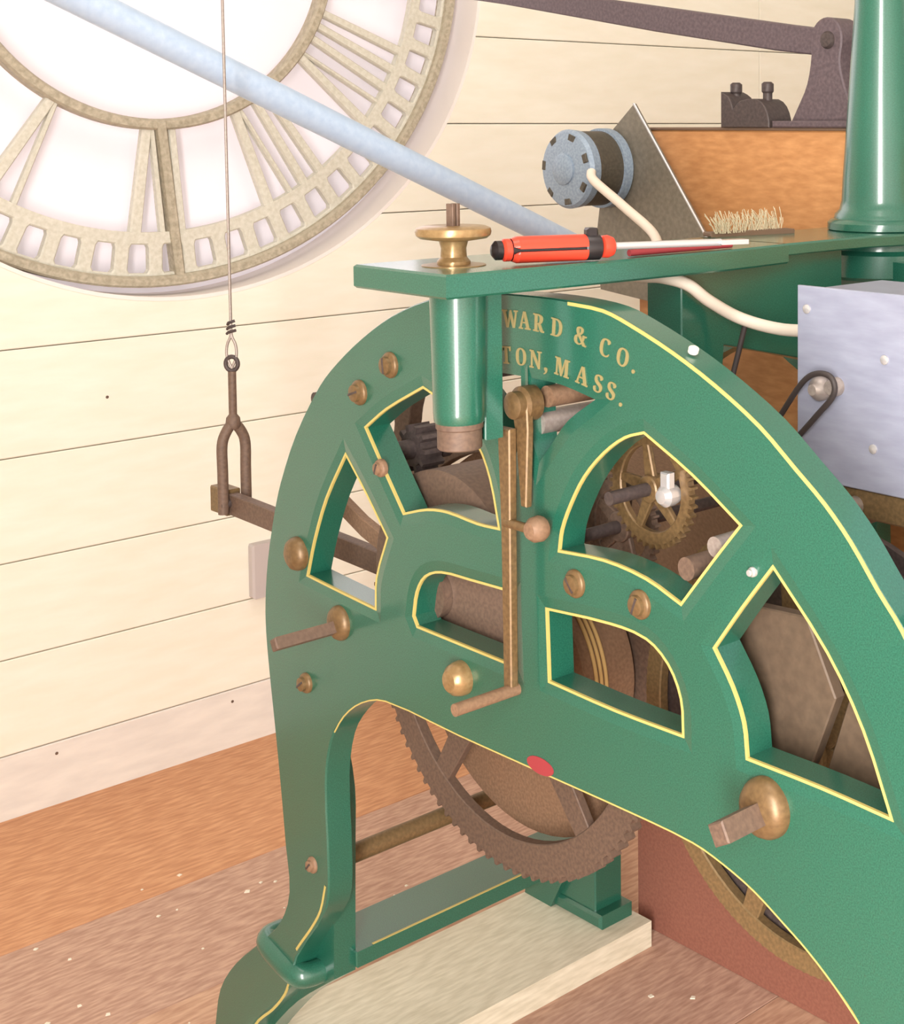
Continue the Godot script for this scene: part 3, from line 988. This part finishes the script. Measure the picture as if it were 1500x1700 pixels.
func build_top_things() -> void:
	# pale blue pole across the dial
	var pp := st_new()
	tube(pp, [Vector3(-738, 1615, 1230), Vector3(-738, 1060, 0), Vector3(-746, 790, -600), Vector3(-757, 18, -2315)], 17.5, 28)
	tag(obj("pole", pp, mats.pale_blue_paint), "long pale blue pole slanting across the dial down to the motor", "pole")
	# screwdriver lying on the beam
	var a := Vector3(23, 843.5, 44)
	var b := Vector3(82, 842, -148)
	var dirv := (b - a).normalized()
	var sd := thing("screwdriver", "screwdriver with red fluted handle lying on the green top beam", "screwdriver", a)
	var x := fr(Vector3.ZERO, dirv)
	var L := (b - a).length()
	var hs := st_new()
	for side in [-1.0, 1.0]:
		var half := PackedVector2Array()
		for i in 17:
			var t := PI * i / 16.0
			half.append(Vector2(cos(t) * 9.2, side * (1.1 + sin(t) * 8.4)))
		solid(hs, half, [], [[1.6, 13.0], [0.0, 17.0], [0.0, 68.0], [0.8, 70.0]], x)
	obj("handle", hs, mats.red_plastic, sd)
	var co := st_new()
	lathe(co, [0, 10, 7.2, 10, 7.2, 70, 0, 70], 24, x)
	obj("core", co, mats.black_plastic, sd)
	var hb := st_new()
	lathe(hb, [0, 6, 5.5, 6, 8, 8, 8, 12, 5.5, 14, 0, 14], 24, x)
	obj("handle_end", hb, mats.red_plastic, sd)
	var he := st_new()
	lathe(he, [0, -1, 4, -0.5, 6.8, 2, 6.8, 6, 0, 7], 24, x)
	obj("end_cap", he, mats.black_plastic, sd)
	var bk := st_new()
	lathe(bk, [0, 67, 8.6, 67, 9.4, 68.5, 9.4, 79, 7, 80.5, 0, 80.5], 24, x)
	obj("collar", bk, mats.black_plastic, sd)
	var cl := st_new()
	box(cl, Vector3(-4, 5, 69), Vector3(4, 14, 78), 1.6, x)
	obj("clip", cl, mats.black_plastic, sd)
	var nk := st_new()
	lathe(nk, [0, 80, 5, 80, 8.0, 82, 8.4, 86, 6.8, 90, 3.4, 92, 0, 92], 24, x)
	obj("neck", nk, mats.red_plastic, sd)
	var shf := st_new()
	lathe(shf, [0, 91, 2.7, 91, 2.7, L - 22, 0, L - 22], 16, x)
	obj("shaft", shf, mats.chrome, sd)
	var tip := st_new()
	box(tip, Vector3(-5, -1.8, L - 24), Vector3(5, 1.8, L), 0.6, x)
	obj("tip", tip, mats.chrome, sd)
	var rr := st_new()
	tube(rr, [Vector3(42, 836, -65), Vector3(44, 836, -170)], 2.6, 12)
	tag(obj("red_rod", rr, mats.red_paint), "thin dark red rod lying under the screwdriver's bright shaft", "rod")
	# worn brush behind the beam
	var bh := thing("wire_brush", "small brush with pale frayed bristles on the green beam near the column", "brush", Vector3(-45, 833, -285))
	var hd := st_new()
	box(hd, Vector3(-7, 0, -44), Vector3(7, 4, 44), 1.0, Transform3D(Basis(Vector3.UP, -0.25), Vector3.ZERO))
	obj("back", hd, mats.cabinet_edge, bh)
	var bt := st_new()
	for i in 170:
		var z := rng.randf_range(-42, 42)
		var p0 := Vector3(rng.randf_range(-5, 5), 3, z)
		var lean := Vector3(rng.randf_range(-7, 7), rng.randf_range(9, 21), rng.randf_range(-7, 9))
		tube(bt, [p0, p0 + lean * 0.6, p0 + lean + Vector3(0, -1, 2)], 0.35, 4)
	obj("bristles", bt, mats.bristle, bh).set_meta("kind", "stuff")

func build_lever() -> void:
	var lv := thing("release_lever", "flat brown iron lever reaching left out of the clock frame to the hanging wire", "lever", Vector3(0, 0, -100))
	var st := st_new()
	solid(st, poly([-662, 514, -400, 508, -290, 505, -290, 527, -400, 530, -640, 536, -662, 538]), [], [[0.8, -6.0], [0.0, -5.0], [0.0, 5.0], [0.8, 6.0]])
	obj("arm", st, mats.brown_iron, lv)
	var s2 := st_new()
	solid(s2, poly([-420, 574, -350, 546, -275, 526, -275, 544, -350, 564, -420, 592]), [], [[0.8, 12.0], [0.0, 13.0], [0.0, 20.0], [0.8, 21.0]])
	obj("link", s2, mats.bronze, lv)
	var s3 := st_new()
	box(s3, Vector3(-668, 512, -9), Vector3(-634, 540, 9), 1.5)
	obj("end_block", s3, mats.dull_brass, lv)
	var wk := thing("wire_linkage", "dark iron clevis and eye rod hanging on a thin wire left of the green frame", "linkage", Vector3(-630, 0, -100))
	for z in [-13.0, 13.0]:
		var t := st_new()
		tube(t, curve([Vector3(0, 516, z), Vector3(0, 560, z), Vector3(0, 590, z), Vector3(0, 604, z * 0.6), Vector3(0, 612, z * 0.1)], 5), 5.6, 12)
		obj("tine", t, mats.brown_iron, wk)
	var bz := st_new()
	tube(bz, [Vector3(0, 526, -17), Vector3(0, 526, 17)], 4.5, 12)
	obj("clevis_pin", bz, mats.dark_iron, wk)
	var kn := st_new()
	lathe(kn, [0, 606, 6, 606, 8, 610, 7, 618, 4, 622, 0, 622], 18, Transform3D(Basis(Vector3(1, 0, 0), Vector3(0, 0, -1), Vector3(0, 1, 0)), Vector3.ZERO))
	obj("clevis_head", kn, mats.brown_iron, wk)
	var rd := st_new()
	tube(rd, [Vector3(0, 614, 0), Vector3(0, 668, 0)], 4.2, 12)
	obj("eye_rod", rd, mats.brown_iron, wk)
	var ey := st_new()
	var ring := []
	for i in 25:
		ring.append(Vector3(cos(TAU * i / 24) * 6.5 * 0.74, 676 + sin(TAU * i / 24) * 7.5, -cos(TAU * i / 24) * 6.5 * 0.67))
	tube(ey, ring, 2.4, 8)
	obj("eye", ey, mats.dark_iron, wk)
	var lp := st_new()
	var loop := []
	for q in [[0, 671], [5, 684], [4.5, 696], [0.5, 706], [0, 716], [-0.5, 706], [-4.5, 696], [-5, 684], [0, 671]]:
		loop.append(Vector3(q[0] * 0.74, q[1], -q[0] * 0.67))
	tube(lp, curve(loop, 4), 1.5, 8)
	obj("wire_loop", lp, mats.steel, wk)
	for k in 3:
		var tw := st_new()
		tube(tw, [Vector3(-5 + k, 708 + k * 5.0, 2), Vector3(0, 710 + k * 5.0, 3.0), Vector3(5 - k, 712 + k * 5.0, -3)], 1.6, 8)
		obj("twist", tw, mats.dark_iron, wk)
	var wr := st_new()
	tube(wr, [Vector3(0, 704, 0), Vector3(-3, 1200, 0), Vector3(-6, 2598, 0)], 1.5, 8)
	obj("wire", wr, mats.steel, wk)
	# cast shadow on the wall, built as a thin grey slab
	var pb := thing("wall_shadow", "pale grey slab standing for a cast shadow on the white boards behind the frame's left edge", "shadow_slab", Vector3(-1200, 262, -450))
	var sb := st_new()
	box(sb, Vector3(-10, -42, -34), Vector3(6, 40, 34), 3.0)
	obj("shadow_slab", sb, mats.block_grey, pb)

func build_debris() -> void:
	var st := st_new()
	for i in 150:
		var p := Vector3(rng.randf_range(-1150, 500), 0, rng.randf_range(-420, 260))
		if p.x > -515 and p.x < -340 or p.x < -900:
			continue
		var s := rng.randf_range(1.0, 3.6)
		solid(st, poly([-s, -s * 0.6, s * 0.8, -s, s * 1.1, s * 0.5, -s * 0.3, s]), [], [[0.0, 0.0], [0.2, 0.9]], Transform3D(Basis(Vector3(1, 0, 0), Vector3(0, 0, -1), Vector3(0, 1, 0)) * Basis(Vector3.BACK, rng.randf() * TAU), p * MM))
	var o := obj("paint_flakes", st, mats.flake_white)
	tag(o, "scattered white paint flakes on the dusty floor planks", "debris")
	o.set_meta("kind", "stuff")
